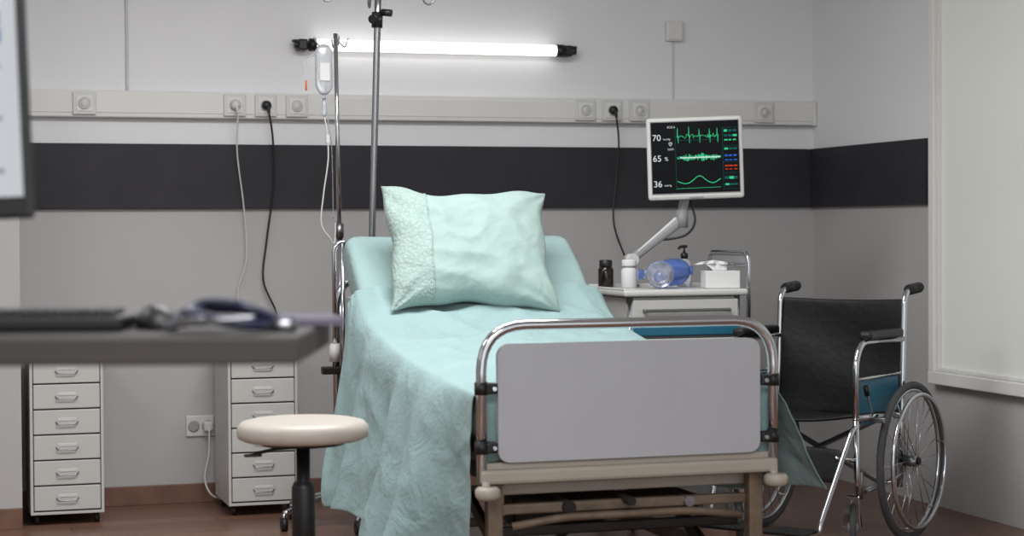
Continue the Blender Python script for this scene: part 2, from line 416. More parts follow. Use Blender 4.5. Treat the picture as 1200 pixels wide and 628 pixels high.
# ------------------------------------------------------------ hospital bed (local: x across, y from foot to head)
bed = Obj("hospital_bed", (-2.17, -3.19, 0))
bed.tube("foot_tube", [(-0.457, 0, 0.47), (-0.457, 0, 0.925), (0.457, 0, 0.925), (0.457, 0, 0.47)], 0.0155, 'chrome', fillet=0.13, seg=20)
bm = bmesh.new()
hw, zb, zt, rr = 0.41, 0.53, 0.872, 0.035
pts = []
for cx, cz, a0 in ((hw-rr, zt-rr, 0), (-hw+rr, zt-rr, 90), (-hw+rr, zb+rr, 180), (hw-rr, zb+rr, 270)):
    for k in range(7):
        a = R(a0+15*k); pts.append((cx+rr*math.cos(a), cz+rr*math.sin(a)))
f = bm.faces.new([bm.verts.new((p[0], -0.012, p[1])) for p in pts])
ex = bmesh.ops.extrude_face_region(bm, geom=[f])
bmesh.ops.translate(bm, vec=(0, 0.022, 0), verts=[v for v in ex['geom'] if isinstance(v, bmesh.types.BMVert)])
bed.add("footboard_panel", bm, 'panel', smooth=False)
for i, (sx, z) in enumerate(((-1, 0.745), (-1, 0.575), (1, 0.745), (1, 0.575))):
    bed.box("panel_bracket_%d" % i, (sx*0.43, -0.004, z), (0.035, 0.035, 0.032), 'black', 0.006)
    bed.cyl("bracket_ring_%d" % i, (sx*0.457, 0, z-0.018), (sx*0.457, 0, z+0.018), 0.02, 'black')
    bed.cyl("bracket_bolt_%d" % i, (sx*0.425, -0.03, z), (sx*0.425, -0.018, z), 0.006, 'chrome')
bed.box("foot_cross_rail", (0, -0.002, 0.490), (0.93, 0.045, 0.042), 'beige', 0.01)
bed.box("foot_cross_lip", (0, 0.012, 0.518), (0.90, 0.02, 0.02), 'beige', 0.004)
for i, s in enumerate((-1, 1)):
    bed.lathe("bumper_%d" % i, [(0, -0.018), (0.028, -0.018), (0.036, -0.008), (0.036, 0.01), (0.028, 0.018), (0, 0.018)], 'beige', (s*0.45, -0.035, 0.448))
    bed.cyl("bumper_stem_%d" % i, (s*0.45, -0.02, 0.448), (s*0.45, -0.02, 0.48), 0.012, 'beige')
    bed.box("side_rail_%d" % i, (s*0.40, 1.04, 0.485), (0.035, 2.06, 0.05), 'rust', 0.006)
    bed.box("foot_leg_%d" % i, (s*0.41, 0.04, 0.27), (0.045, 0.045, 0.40), 'rust', 0.006)
    bed.box("head_leg_%d" % i, (s*0.38, 1.80, 0.29), (0.045, 0.045, 0.36), 'rust', 0.006)
    bed.box("base_rail_%d" % i, (s*0.36, 0.95, 0.20), (0.04, 1.80, 0.045), 'rust', 0.006)
    bed.beam("lift_link_%d" % i, (s*0.33, 0.25, 0.22), (s*0.33, 0.85, 0.46), 0.02, 0.045, 'dark_st')
    bed.beam("lift_link_b_%d" % i, (s*0.31, 1.25, 0.22), (s*0.31, 1.70, 0.46), 0.02, 0.045, 'dark_st')
    for j, yy in enumerate((0.06, 1.80)):
        bed.cyl("caster_%d%d" % (i, j), (s*0.39-0.018, yy, 0.065), (s*0.39+0.018, yy, 0.065), 0.065, 'rubber')
        bed.cyl("caster_hub_%d%d" % (i, j), (s*0.39-0.021, yy, 0.065), (s*0.39+0.021, yy, 0.065), 0.035, 'dchrome')
        bed.box("caster_fork_%d%d" % (i, j), (s*0.39, yy, 0.125), (0.05, 0.05, 0.04), 'dchrome', 0.006)
for i, (yy, z) in enumerate(((0.10, 0.44), (0.5, 0.46), (1.0, 0.46), (1.5, 0.46), (2.04, 0.48))):
    bed.box("cross_member_%d" % i, (0, yy, z), (0.80, 0.035, 0.035), 'rust' if i else 'beige', 0.005)
for i, (yy, z) in enumerate(((0.06, 0.385), (0.12, 0.31), (1.0, 0.2), (1.8, 0.2))):
    bed.box("lower_cross_%d" % i, (0, yy, z), (0.78, 0.03, 0.03), 'rust' if i != 1 else 'dark_st', 0.005)
bed.cyl("crank_shaft", (0.0, -0.01, 0.40), (0.0, 1.0, 0.40), 0.013, 'dark_st')
bed.cyl("actuator_shaft", (-0.18, 0.03, 0.385), (-0.18, 1.2, 0.40), 0.02, 'dark_st')
bed.cyl("actuator_shaft_b", (0.2, 0.03, 0.385), (0.2, 1.2, 0.38), 0.016, 'dchrome')
bed.tube("stretcher_tube", [(-0.36, 0.02, 0.34), (-0.2, 0.02, 0.36), (0.2, 0.02, 0.36), (0.36, 0.02, 0.34)], 0.012, 'rust', fillet=0.05)
bed.box("drive_box", (0.08, 0.16, 0.375), (0.34, 0.16, 0.05), 'dark_st', 0.01)
bed.box("motor_housing", (-0.12, 0.35, 0.34), (0.30, 0.12, 0.10), 'dark_st', 0.015)
bed.box("platform_deck", (0, 0.75, 0.525), (0.84, 1.36, 0.025), 'beige', 0.005)
bed.beam("backrest_deck", (0, 1.44, 0.60), (0, 1.97, 1.02), 0.84, 0.025, 'beige')
bed.tube("head_tube", [(-0.44, 2.09, 0.46), (-0.44, 2.09, 1.02), (0.44, 2.09, 1.02), (0.44, 2.09, 0.46)], 0.0155, 'chrome', fillet=0.13, seg=16)
bed.box("headboard_panel", (0, 2.09, 0.76), (0.80, 0.018, 0.36), 'panel', 0.006)
bed.tube("side_rod", [(-0.46, 2.03, 0.64), (-0.46, 2.03, 1.13), (-0.44, 2.03, 1.155), (-0.38, 2.03, 1.155)], 0.009, 'chrome', fillet=0.02)
bed.tube("side_rod_b", [(-0.425, 2.03, 0.50), (-0.425, 2.03, 1.15)], 0.009, 'chrome')
bed.cyl("side_rod_grip", (-0.46, 2.03, 0.69), (-0.46, 2.03, 0.76), 0.02, 'plastic_w')
bed.box("side_rod_bracket", (-0.45, 2.04, 0.655), (0.12, 0.04, 0.03), 'dark_st', 0.005)
# infusion rod
bed.tube("infusion_rod", [(-0.30, 2.07, 0.50), (-0.298, 2.07, 1.2), (-0.265, 2.09, 2.04), (-0.262, 2.09, 2.16)], 0.0135, 'dchrome', seg=16)
bed.cyl("rod_socket", (-0.30, 2.07, 0.46), (-0.30, 2.07, 0.62), 0.02, 'dark_st')
bed.cyl("rod_clamp", (-0.268, 2.09, 2.0), (-0.266, 2.09, 2.06), 0.022, 'black')
bed.cyl("rod_clamp_knob", (-0.27, 2.07, 2.04), (-0.30, 2.03, 2.025), 0.018, 'black')
bed.cyl("rod_clamp_knob_b", (-0.25, 2.08, 2.06), (-0.215, 2.06, 2.055), 0.014, 'black')
for i, (dx, dy) in enumerate(((-0.21, 0.0), (0.21, 0.0), (0.0, 0.16), (-0.05, -0.15))):
    c0 = Vector((-0.262, 2.09, 2.15)); d = Vector((dx, dy, 0))
    bed.tube("rod_hook_%d" % i, [c0, c0+d*0.7+Vector((0, 0, 0.03)), c0+d*0.9+Vector((0, 0, -0.045)), c0+d*1.05+Vector((0, 0, -0.045)), c0+d*1.15+Vector((0, 0, 0.0))], 0.004, 'dchrome', cr=True, seg=8)

# mattress
prof = [(0.07, 0.715), (0.3, 0.728), (0.6, 0.745), (0.9, 0.772), (1.15, 0.805), (1.33, 0.84), (1.45, 0.87), (1.55, 0.93), (1.66, 1.02), (1.77, 1.11), (1.87, 1.185), (1.90, 1.20)]
def prof_at(y):
    if y <= prof[0][0]: return prof[0][1]
    for a, b in zip(prof, prof[1:]):
        if y <= b[0]:
            t = (y-a[0])/(b[0]-a[0]); return a[1]*(1-t)+b[1]*t
    return prof[-1][1]
bm = bmesh.new(); rows = []
N = 44
for j in range(N+1):
    y = 0.07+(1.90-0.07)*j/N
    z = (prof_at(y-0.04)+prof_at(y)+prof_at(y+0.04))/3 if 0 < j < N else prof_at(y)
    dz = (prof_at(y+0.03)-prof_at(y-0.03))/0.06
    nv = Vector((0, -dz, 1)).normalized(); T = 0.135
    k_end = min(j, N-j)
    e = 1-0.18*(1-min(1, k_end/2.0))
    ring = []
    w = 0.452; r = 0.035
    secs = []
    for cx, ct, a0 in ((w-r, -r, 0), (-w+r, -r, 90), (-w+r, -T+r, 180), (w-r, -T+r, 270)):
        for k in range(5):
            a = R(a0+22.5*k)
            secs.append((cx+r*math.cos(a), ct+r*math.sin(a)))
    dense = []
    for q in range(len(secs)):
        a, b = secs[q], secs[(q+1) % len(secs)]
        dense.append(a)
        if abs(a[0]-b[0]) > 0.3:
            for k in range(1, 20): dense.append((a[0]+(b[0]-a[0])*k/20, a[1]+(b[1]-a[1])*k/20))
    for (x, t) in dense:
        t2 = (t+T/2)*e-T/2
        wr = 0.008*noise.noise(Vector((x*5, y*9, 1.3)))+0.006*noise.noise(Vector((x*13, y*13, 5)))
        p = Vector((x*(0.99 if k_end == 0 else 1), y, z))+nv*(t2+wr*(1 if t > -T/2 else 0))
        ring.append(bm.verts.new(p))
    rows.append(ring)
for j in range(N):
    n = len(rows[j])
    for k in range(n):
        bm.faces.new((rows[j][k], rows[j][(k+1) % n], rows[j+1][(k+1) % n], rows[j+1][k]))
bm.faces.new(rows[0][::-1]); bm.faces.new(rows[-1])
bed.add("mattress", bm, 'sheet', sub=1)

# bedspread
def smooth01(t): t = max(0, min(1, t)); return t*t*(3-2*t)
bm = bmesh.new()
NR, NT, NS = 150, 70, 36
HW = 0.468; rc = 0.045
def ridge(x, y, s, width=3.4):
    return max(-0.5, 1-abs(noise.noise(Vector((x, y, s))))*width)
def top_pt(x, y):
    dz = (prof_at(y+0.05)-prof_at(y-0.05))/0.10
    z = (prof_at(y-0.05)+prof_at(y)+prof_at(y+0.05))/3
    nv = Vector((0, -dz, 1)).normalized()
    w = 0.018
    w += 0.015*ridge(x*2.6+y*1.9, y*2.4-x*1.4, 0.7)
    w += 0.008*ridge(x*5.5+y*3, y*4.5-x*2, 3.7)
    w += 0.003*ridge(x*12-y*5, y*9+x*4, 8.1)
    w += 0.014*math.exp(-((y-1.42)/0.06)**2)*(0.6+0.6*math.sin(x*9+1))
    edge = smooth01((HW-abs(x))/0.08)
    w = 0.013+(max(w, 0.006)-0.013)*edge
    return Vector((x, y, z))+nv*w
grid = []
y_end = 1.60
for j in range(NR+1):
    y = 0.035+(y_end-0.035)*j/NR
    row = []
    back = 1-smooth01((y-1.42)/(y_end-1.42))
    for side in (-1, 1):
        col = []
        footn = 1-smooth01((y-0.03)/0.42)
        hem = (0.215+0.02*math.sin(y*7)-0.06*footn) if side < 0 else (0.37+0.03*math.sin(y*6+1))
        base = top_pt(side*HW, y)
        flare = (0.11+0.03*math.sin(y*3.1+0.5))*(1-footn) if side < 0 else 0.06+0.075*math.exp(-(y/0.35)**2)
        if side < 0: flare += 0.04*smooth01((y-1.0)/0.4)
        full = base.z-hem
        drop = 0.11+(full-0.11)*back
        for k in range(NS+1):
            t = k/NS
            ph = y*18+3.0*noise.noise(Vector((y*2.0, side*3, 0)))+t*1.1*noise.noise(Vector((y*3, t*2, side)))
            amp = 0.035*t**0.8*(0.7+0.6*noise.noise(Vector((y*1.7, 9, side))))*(1-0.6*footn if side < 0 else 1)
            fold = math.sin(ph)+0.3*math.sin(2.1*ph+1)
            crumple = (0.007*ridge(y*4+t*2, t*3-y*2, side*5)+0.004*noise.noise(Vector((y*8, t*5, side*5))))*min(1, t*5)*0.6
            fall = t*drop
            rnd = rc*(1-math.exp(-fall/rc*1.3))
            outx = HW+rnd*0.7*(1-0.7*footn if side < 0 else 1)+flare*t**1.3*back+amp*fold*back+crumple
            dy = 0.018*math.cos(ph)*t*(1-footn)+(0.05*t*smooth01((y-1.1)/0.3) if side < 0 else 0)
            col.append(Vector((side*outx, y+dy, base.z-fall)))
        if side < 0: left = col
        else: right = col
    row = left[::-1]
    for k in range(1, NT):
        row.append(top_pt(-HW+2*HW*k/NT, y))
    row += right
    grid.append(row)
V = [[bm.verts.new(p) for p in row] for row in grid]
for j in range(NR):
    for k in range(len(V[0])-1):
        bm.faces.new((V[j][k], V[j][k+1], V[j+1][k+1], V[j+1][k]))
lo_, hi_ = NS, NS+NT
prev = V[0][lo_:hi_+1]
for q in range(1, 8):
    cur = []
    for idx, v in enumerate(V[0][lo_:hi_+1]):
        f_ = 0.005*math.sin(idx*0.7)*q/7
        cur.append(bm.verts.new((v.co.x*0.97, 0.032+f_, v.co.z-0.030*q)))
    for k in range(len(cur)-1):
        bm.faces.new((prev[k], cur[k], cur[k+1], prev[k+1]))
    prev = cur
bed.add("bedspread", bm, 'blanket', sub=1, solid=0.004)

# ------------------------------------------------------------ pillow
pl = Obj("pillow", (-2.225, -1.655, 1.13), rot=(R(60), R(1.5), R(-3)))
bm = bmesh.new(); n = 60; W, Hh, T = 0.64, 0.51, 0.085
def pil(u, v, s):
    x = W/2*u*(1-0.09*(1-v*v)*abs(u)**2)
    y = Hh/2*v*(1-0.08*(1-u*u)*abs(v)**2)
    if v > 0: y -= 0.020*v*math.exp(-((u+0.25)/0.4)**2)       # slump of the top edge
    else: y += 0.018*(-v)*math.exp(-((u+0.15)/0.45)**2)
    if u < -0.55: y *= 1+0.05*(-u-0.55)/0.45
    x += 0.006*math.sin(v*7+1)*abs(u)
    y += 0.005*math.sin(u*9+2)*abs(v)
    b = max(0, (1-abs(u)**3.0))*max(0, (1-abs(v)**3.0))
    z = s*T*b**0.5
    cr_ = 0.011*max(-0.4, 1-abs(noise.noise(Vector((u*1.5+v*1.1, v*1.5-u*0.6, 4*s))))*3.0)
    cr_ += 0.003*max(-0.4, 1-abs(noise.noise(Vector((u*4-v*2, v*4+u*1.5, 7*s))))*3.0)
    z += (cr_+0.008*noise.noise(Vector((u*2.4, v*2.4, s*2))))*b**0.45*s
    for (cu, cv) in ((-1, -1), (-1, 1), (1, -1), (1, 1)):
        r = math.hypot(u-cu, v-cv)
        z += s*0.009*math.sin(11*math.atan2(v-cv*1.05, u-cu*1.05)+cu*2+cv)*math.exp(-(r/0.42)**2)*b**0.3
    return Vector((x, y, z))
G = {}
for s in (1, -1):
    for i in range(n+1):
        for j in range(n+1):
            if s < 0 and (i in (0, n) or j in (0, n)):
                G[(s, i, j)] = G[(1, i, j)]; continue
            u = -1+2*i/n; v = -1+2*j/n
            G[(s, i, j)] = bm.verts.new(pil(math.sin(u*math.pi/2)*0.5+u*0.5, math.sin(v*math.pi/2)*0.5+v*0.5, s))
for s in (1, -1):
    for i in range(n):
        for j in range(n):
            bm.faces.new((G[(s, i, j)], G[(s, i+1, j)], G[(s, i+1, j+1)], G[(s, i, j+1)]))
pl.add("pillowcase", bm, 'pillow', sub=1)
pl.tube("lace_seam", [pil(-0.50, -0.97+1.94*k/40, 1)+Vector((0, 0, 0.001)) for k in range(41)], 0.003, 'pillow', seg=6)

# ------------------------------------------------------------ IV stand
iv = Obj("iv_stand", (-2.54, -0.84, 0))
iv.cyl("pole", (0, 0, 0.09), (0, 0, 1.2), 0.0125, 'chrome')
iv.cyl("inner_pole", (0, 0, 1.2), (-0.01, 0, 2.0), 0.009, 'chrome')
iv.cyl("clamp_collar", (0, 0, 1.17), (0, 0, 1.23), 0.018, 'dchrome')
for i in range(5):
    a = 2*math.pi*i/5+R(200)
    ex, ey = 0.27*math.cos(a), 0.27*math.sin(a)
    iv.tube("base_leg_%d" % i, [(0, 0, 0.12), (ex*0.4, ey*0.4, 0.115), (ex, ey, 0.07)], 0.011, 'chrome', cr=True)
    iv.cyl("caster_%d" % i, (ex-0.012, ey, 0.028), (ex+0.012, ey, 0.028), 0.028, 'black')
    iv.cyl("caster_stem_%d" % i, (ex, ey, 0.03), (ex, ey, 0.072), 0.008, 'dchrome')
iv.cyl("base_hub", (0, 0, 0.09), (0, 0, 0.16), 0.022, 'dchrome')
for i, (dx, dy) in enumerate(((-0.075, 0.0), (0.05, 0.03), (0.0, -0.06), (0.0, 0.06))):
    iv.tube("hook_%d" % i, [(-0.01, 0, 1.985), (-0.01+dx*0.5, dy*0.5, 1.96), (-0.01+dx*0.9, dy*0.9, 1.95), (-0.01+dx*1.2, dy*1.2, 1.985)], 0.003, 'chrome', cr=True, seg=8)
# fluid bag
bg = Obj("iv_fluid_bag", (-2.605, -0.87, 1.85))
bm = bmesh.new(); prevr = None
for j in range(15):
    t = j/14; z = 0.10-0.20*t
    w = 0.036*(min(1, 0.55+t*4) if t < 0.15 else 1)*(1 if t < 0.8 else 1-0.6*((t-0.8)/0.2)**2)
    th_ = 0.004+0.016*math.sin(math.pi*min(1, t*0.8+0.12))
    cur = [bm.verts.new((w*math.cos(a), th_*math.sin(a), z)) for a in [2*math.pi*k/24 for k in range(24)]]
    if prevr:
        for k in range(24): bm.faces.new((prevr[k], prevr[(k+1) % 24], cur[(k+1) % 24], cur[k]))
    else: bm.faces.new(cur)
    prevr = cur
bm.faces.new(prevr[::-1])
bg.add("bag", bm, 'liquid')
bg.box("label", (0.0, -0.0215, -0.01), (0.04, 0.002, 0.07), 'tissue', 0)
bg.ring("hang_loop", (0, 0, 0.108), (0, 1, 0), 0.009, 0.002, 'clear', seg=20)
bg.cyl("outlet_port", (0, 0, -0.12), (0, 0, -0.095), 0.007, 'clear')
bg.lathe("drip_chamber", [(0.004, -0.19), (0.010, -0.18), (0.010, -0.135), (0.006, -0.125), (0.004, -0.12)], 'liquid', seg=20)
bg.tube("infusion_line", [(0, 0, -0.19), (0.01, -0.005, -0.25), (0.015, 0, -0.36), (-0.005, 0, -0.50), (-0.015, 0.0, -0.62), (0.02, 0, -0.68), (0.04, 0.01, -0.70), (0.045, 0.01, -0.62)], 0.0030, 'plastic_w', cr=True, seg=8)
bg.tube("spare_line", [(-0.02, 0, 0.07), (-0.075, 0, 0.04), (-0.08, 0, -0.03), (-0.072, 0, -0.05)], 0.002, 'clear', cr=True, seg=6)
bg.cyl("spare_cap", (-0.073, 0, -0.085), (-0.073, 0, -0.045), 0.004, 'orange')
bg.tube("second_line", [(0.008, 0, -0.14), (0.02, 0, -0.24), (0.035, 0.02, -0.34), (0.038, 0.02, -0.6)], 0.002, 'clear', cr=True, seg=6)
bg.box("roller_clamp", (0.014, 0, -0.28), (0.016, 0.014, 0.035), 'plastic_w', 0.003)

# ------------------------------------------------------------ bedside trolley
TX, TY, TW, TD, TZ = -1.265, -1.217, 0.53, 0.454, 0.958
tl = Obj("bedside_trolley", (TX, TY, 0))
tl.box("body", (0, 0.01, 0.53), (TW-0.05, TD-0.05, 0.80), 'cab', 0.006)
tl.box("top_slab", (0, 0, TZ-0.0125), (TW, TD, 0.025), 'plastic_w', 0.008)
tl.box("top_lip_back", (0, TD/2-0.008, TZ+0.006), (TW-0.02, 0.012, 0.016), 'plastic_w', 0.004)
tl.box("top_lip_left", (-TW/2+0.008, 0, TZ+0.002), (0.012, TD-0.03, 0.012), 'plastic_w', 0.004)
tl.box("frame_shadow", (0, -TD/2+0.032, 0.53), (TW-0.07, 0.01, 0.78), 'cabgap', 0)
zz = 0.925
for i, h in enumerate((0.105, 0.05, 0.13, 0.13, 0.2)):
    m_ = 'teal' if i == 1 else 'cab'
    tl.box("drawer_%d" % i, (0, -TD/2+0.022, zz-h/2), (TW-0.08, 0.022, h-0.012), m_, 0.004)
    if i != 1:
        tl.box("pull_%d" % i, (0, -TD/2-0.006, zz-h/2+0.004), (TW-0.16, 0.016, 0.012), 'dchrome', 0.004)
        for s in (-1, 1):
            tl.box("pull_post_%d_%d" % (i, s), (s*(TW-0.17)/2, -TD/2+0.006, zz-h/2+0.004), (0.012, 0.024, 0.014), 'dchrome', 0.003)
    zz -= h
for i, (a, b) in enumerate(((-1, -1), (1, -1), (-1, 1), (1, 1))):
    x, y = a*(TW/2-0.05), b*(TD/2-0.05)
    tl.cyl("corner_post_%d" % i, (x*1.07, y*1.07, 0.12), (x*1.07, y*1.07, TZ-0.02), 0.013, 'chrome')
    tl.ring("caster_tyre_%d" % i, (x, y, 0.066), (1, -0.7, 0), 0.056, 0.010, 'rubber', seg=32)
    tl.ring("caster_rim_%d" % i, (x, y, 0.066), (1, -0.7, 0), 0.045, 0.004, 'plastic_g', seg=32)
    ax_ = Vector((0.7, 1, 0)).normalized()
    tl.cyl("caster_hub_%d" % i, (x-0.01, y+0.007, 0.066), (x+0.01, y-0.007, 0.066), 0.014, 'plastic_g')
    for k in range(6):
        aa = math.pi*k/3
        tl.cyl("caster_spoke_%d_%d" % (i, k), (x, y, 0.066), Vector((x, y, 0.066))+ax_*0.047*math.cos(aa)+Vector((0, 0, 0.047*math.sin(aa))), 0.004, 'plastic_g', seg=6)
    tl.tube("caster_fork_%d" % i, [(x-0.018, y+0.012, 0.066), (x-0.018, y+0.012, 0.135), (x+0.018, y-0.012, 0.135), (x+0.018, y-0.012, 0.066)], 0.004, 'chrome', fillet=0.01)
xr = TW/2+0.012
tl.tube("push_handle", [(xr, 0.19, 0.80), (xr, 0.19, 1.10), (xr, -0.20, 1.10), (xr, -0.20, 0.70)], 0.010, 'chrome', fillet=0.04)
tl.tube("guard_bar", [(xr, 0.19, 1.05), (xr, -0.20, 1.05)], 0.007, 'chrome')
tl.box("guard_plate", (xr, 0.0, 1.075), (0.006, 0.34, 0.03), 'plastic_g', 0.002)
for i, (yy, z) in enumerate(((0.19, 0.82), (-0.20, 0.82), (-0.20, 0.72))):
    tl.box("handle_mount_%d" % i, (xr-0.02, yy, z), (0.05, 0.02, 0.02), 'dchrome', 0.003)

# bottles
Z = TZ
ab = Obj("medicine_bottle", (-1.468, -1.06, Z))
ab.lathe("glass", [(0, 0), (0.029, 0), (0.032, 0.004), (0.032, 0.075), (0.026, 0.087), (0.022, 0.09), (0, 0.09)], 'amber')
ab.lathe("cap", [(0, 0.088), (0.026, 0.088), (0.027, 0.092), (0.027, 0.112), (0.024, 0.115), (0, 0.115)], 'black')
wb = Obj("medicine_bottle", (-1.388, -1.12, Z))
wb.lathe("body", [(0, 0), (0.030, 0), (0.033, 0.004), (0.033, 0.07), (0.027, 0.083), (0.024, 0.086), (0, 0.086)], 'tissue')
wb.lathe("cap", [(0, 0.085), (0.029, 0.085), (0.03, 0.088), (0.03, 0.112), (0.027, 0.116), (0, 0.116)], 'tissue')
wb.lathe("cap_ridge", [(0.0305, 0.086), (0.0312, 0.089), (0.0305, 0.092)], 'plastic_g')

# manual resuscitator
am = Obj("manual_resuscitator", (-1.285, -1.24, Z+0.062), rot=(0, 0, R(-20)))
rx = Matrix.Rotation(R(82), 3, 'Y')
pr = [(0, -0.075)]+[(0.056*math.sin(math.pi*k/18)**0.75, -0.075*math.cos(math.pi*k/18)) for k in range(1, 18)]+[(0, 0.075)]
am.lathe("squeeze_bag", pr, 'blue', (0.035, 0.03, 0.002), rx)
am.cyl("valve_neck", (-0.035, 0.01, 0.0), (-0.085, 0.0, -0.004), 0.017, 'clear')
am.cyl("valve_cap", (-0.085, 0.0, -0.004), (-0.105, -0.004, -0.005), 0.021, 'blue')
am.lathe("mask_dome", [(0.012, 0.05), (0.018, 0.042), (0.035, 0.03), (0.048, 0.012), (0.050, 0)], 'clear', (-0.015, -0.075, -0.004), Matrix.Rotation(R(-78), 3, 'X') @ Matrix.Rotation(R(180), 3, 'X'))
am.ring("mask_cushion", (-0.015, -0.075, -0.004), (0, -1, 0.2), 0.048, 0.009, 'clear', seg=36)
am.cyl("end_port", (0.105, 0.04, 0.01), (0.122, 0.04, 0.01), 0.018, 'blue')

# sanitizer
sa = Obj("hand_sanitizer_bottle", (-1.135, -1.10, Z))
sa.lathe("bottle", [(0, 0), (0.028, 0), (0.031, 0.005), (0.031, 0.09), (0.026, 0.108), (0.013, 0.116), (0.013, 0.124), (0, 0.124)], 'liquid')
sa.lathe("collar", [(0, 0.118), (0.015, 0.118), (0.015, 0.138), (0.008, 0.142), (0.005, 0.15), (0, 0.15)], 'black')
sa.cyl("pump_stem", (0, 0, 0.14), (0, 0, 0.165), 0.004, 'black')
sa.tube("pump_spout", [(0.012, 0.004, 0.168), (0, 0, 0.168), (-0.022, -0.008, 0.166), (-0.03, -0.011, 0.158)], 0.006, 'black', cr=True)
sa.box("label", (0.0, -0.0315, 0.05), (0.03, 0.001, 0.05), 'tissue', 0)

# tissue box
tb = Obj("tissue_box", (-1.075, -1.335, Z), rz=R(-12))
tb.box("carton", (0, 0, 0.036), (0.14, 0.11, 0.07), 'tissue', 0.003)
tb.box("slot", (0, 0, 0.0715), (0.07, 0.03, 0.001), 'plastic_g', 0)
bm = bmesh.new(); g = []
for i in range(13):
    r_ = []
    for j in range(9):
        u = i/12-0.5; v = j/8
        r_.append(bm.verts.new((u*0.15*(0.35+0.65*v)-0.04*v, 0.012*math.sin(i*1.7)*v+0.03*v*(1-v), 0.07+0.045*math.sin(v*2.4)*(1-0.4*abs(u)))))
    g.append(r_)
for i in range(12):
    for j in range(8): bm.faces.new((g[i][j], g[i+1][j], g[i+1][j+1], g[i][j+1]))
tb.add("tissue", bm, 'tissue', sub=1)

# ------------------------------------------------------------ patient monitor with its swing arm (one object)
mo = Obj("patient_monitor", (-1.126, -1.20, 1.49), rot=(R(0), R(-1.6), R(-20)))
ar = Obj("swing_arm", (-1.345, -1.03, Z))
ar.lathe("base", [(0, 0), (0.035, 0), (0.035, 0.01), (0.02, 0.016), (0, 0.016)], 'dchrome')
ar.cyl("post", (0, 0, 0.01), (0, 0, 0.12), 0.017, 'plastic_g')
ar.cyl("pivot", (0, 0.03, 0.115), (0, -0.03, 0.115), 0.024, 'plastic_w')
J = Vector((0.195, -0.085, 0.275))
ar.beam("arm", (0, 0, 0.115), J, 0.034, 0.036, 'plastic_g', 0.012)
ar.beam("arm_cover", Vector((0.02, -0.012, 0.14)), J+Vector((-0.02, 0.01, 0.012)), 0.026, 0.014, 'plastic_w', 0.005)
ar.cyl("elbow", J+Vector((0, 0, -0.03)), J+Vector((0, 0, 0.045)), 0.024, 'plastic_g')
ar.beam("head_link", J+Vector((0, 0, 0.04)), J+Vector((0.03, 0.005, 0.16)), 0.035, 0.03, 'plastic_g')
ar.tube("arm_cable", [J+Vector((0.03, -0.0, 0.1)), J+Vector((0.045, -0.03, 0.0)), J+Vector((0.01, -0.01, -0.06)), J*0.6+Vector((0, 0, 0.03))], 0.005, 'black', cr=True)
bpy.context.view_layer.update()
ar.e.parent = mo.e
ar.e.matrix_parent_inverse = mo.e.matrix_world.inverted()
w, h = 0.394, 0.338
mo.box("housing", (0, 0.02, 0), (w, 0.035, h), 'plastic_w', 0.012)
mo.box("rear_bulge", (0, 0.048, 0), (w*0.6, 0.03, h*0.6), 'plastic_g', 0.012)
mo.box("arm_mount", (0, 0.055, -0.08), (0.12, 0.035, 0.12), 'plastic_g', 0.008)
mo.box("bezel_step", (0, 0.002, 0.004), (w-0.03, 0.004, h-0.038), 'plastic_g', 0.001)
mo.box("display", (0, 0.0, 0.004), (w-0.036, 0.004, h-0.046), 'screen', 0)
mo.box("front_label", (0, 0.002, -h/2+0.008), (0.06, 0.002, 0.005), 'plastic_g', 0)
yF = -0.0032
def curve_on(name, pts, r, m, dy=0.0):
    bm = bmesh.new()
    for a, b in zip(pts, pts[1:]):
        a = Vector((a[0], yF+dy, a[1])); b = Vector((b[0], yF+dy, b[1])); d = (b-a)
        if d.length < 1e-6: continue
        nn = Vector((-d.z, 0, d.x)).normalized()*r; ext = d.normalized()*r*0.6
        bm.faces.new([bm.verts.new(a-ext+nn), bm.verts.new(b+ext+nn), bm.verts.new(b+ext-nn), bm.verts.new(a-ext-nn)])
    mo.add(name, bm, m, smooth=False)
for i, (s, z) in enumerate((("70", 0.075), ("65", -0.010), ("36", -0.115))):
    mo.text("reading_%d" % i, s, (-0.174, yF, z), 0.036, 'e_white')
mo.text("unit_0", "mmHg", (-0.130, yF, 0.077), 0.011, 'e_white')
mo.text("unit_1", "%", (-0.126, yF, -0.008), 0.022, 'e_white')
mo.text("unit_2", "mmHg", (-0.130, yF, -0.113), 0.011, 'e_white')
mo.text("wave_label_0", "ECG II", (-0.112, yF, 0.125), 0.012, 'e_white')
mo.text("wave_label_1", "SpO2", (-0.112, yF, 0.035), 0.011, 'e_white')
curve_on("rule_0", [(-0.080, 0.125), (-0.080, -0.13)], 0.0006, 'e_teal')
curve_on("heart_icon", [(-0.107, 0.062), (-0.100, 0.052), (-0.093, 0.062), (-0.097, 0.067), (-0.100, 0.062), (-0.103, 0.067), (-0.107, 0.062)], 0.001, 'e_white')
pts = []; x = -0.075
while x < 0.10:
    a = 0.004 if math.sin(x*70) > 0 else 0.010
    pts.append((x, 0.090+random.uniform(-a, a))); x += 0.0028
for c in (-0.070, -0.024, 0.018, 0.060, 0.092):
    pts += [(c-0.002, 0.090), (c, 0.090+random.uniform(0.028, 0.040)), (c+0.0025, 0.090-0.028), (c+0.004, 0.092)]
pts.sort(); curve_on("ecg_wave", pts, 0.0008, 'e_green')
curve_on("ecg_base", [(-0.072, 0.074), (-0.01, 0.073), (0.10, 0.074)], 0.0006, 'e_teal')
pts = []; x = -0.075
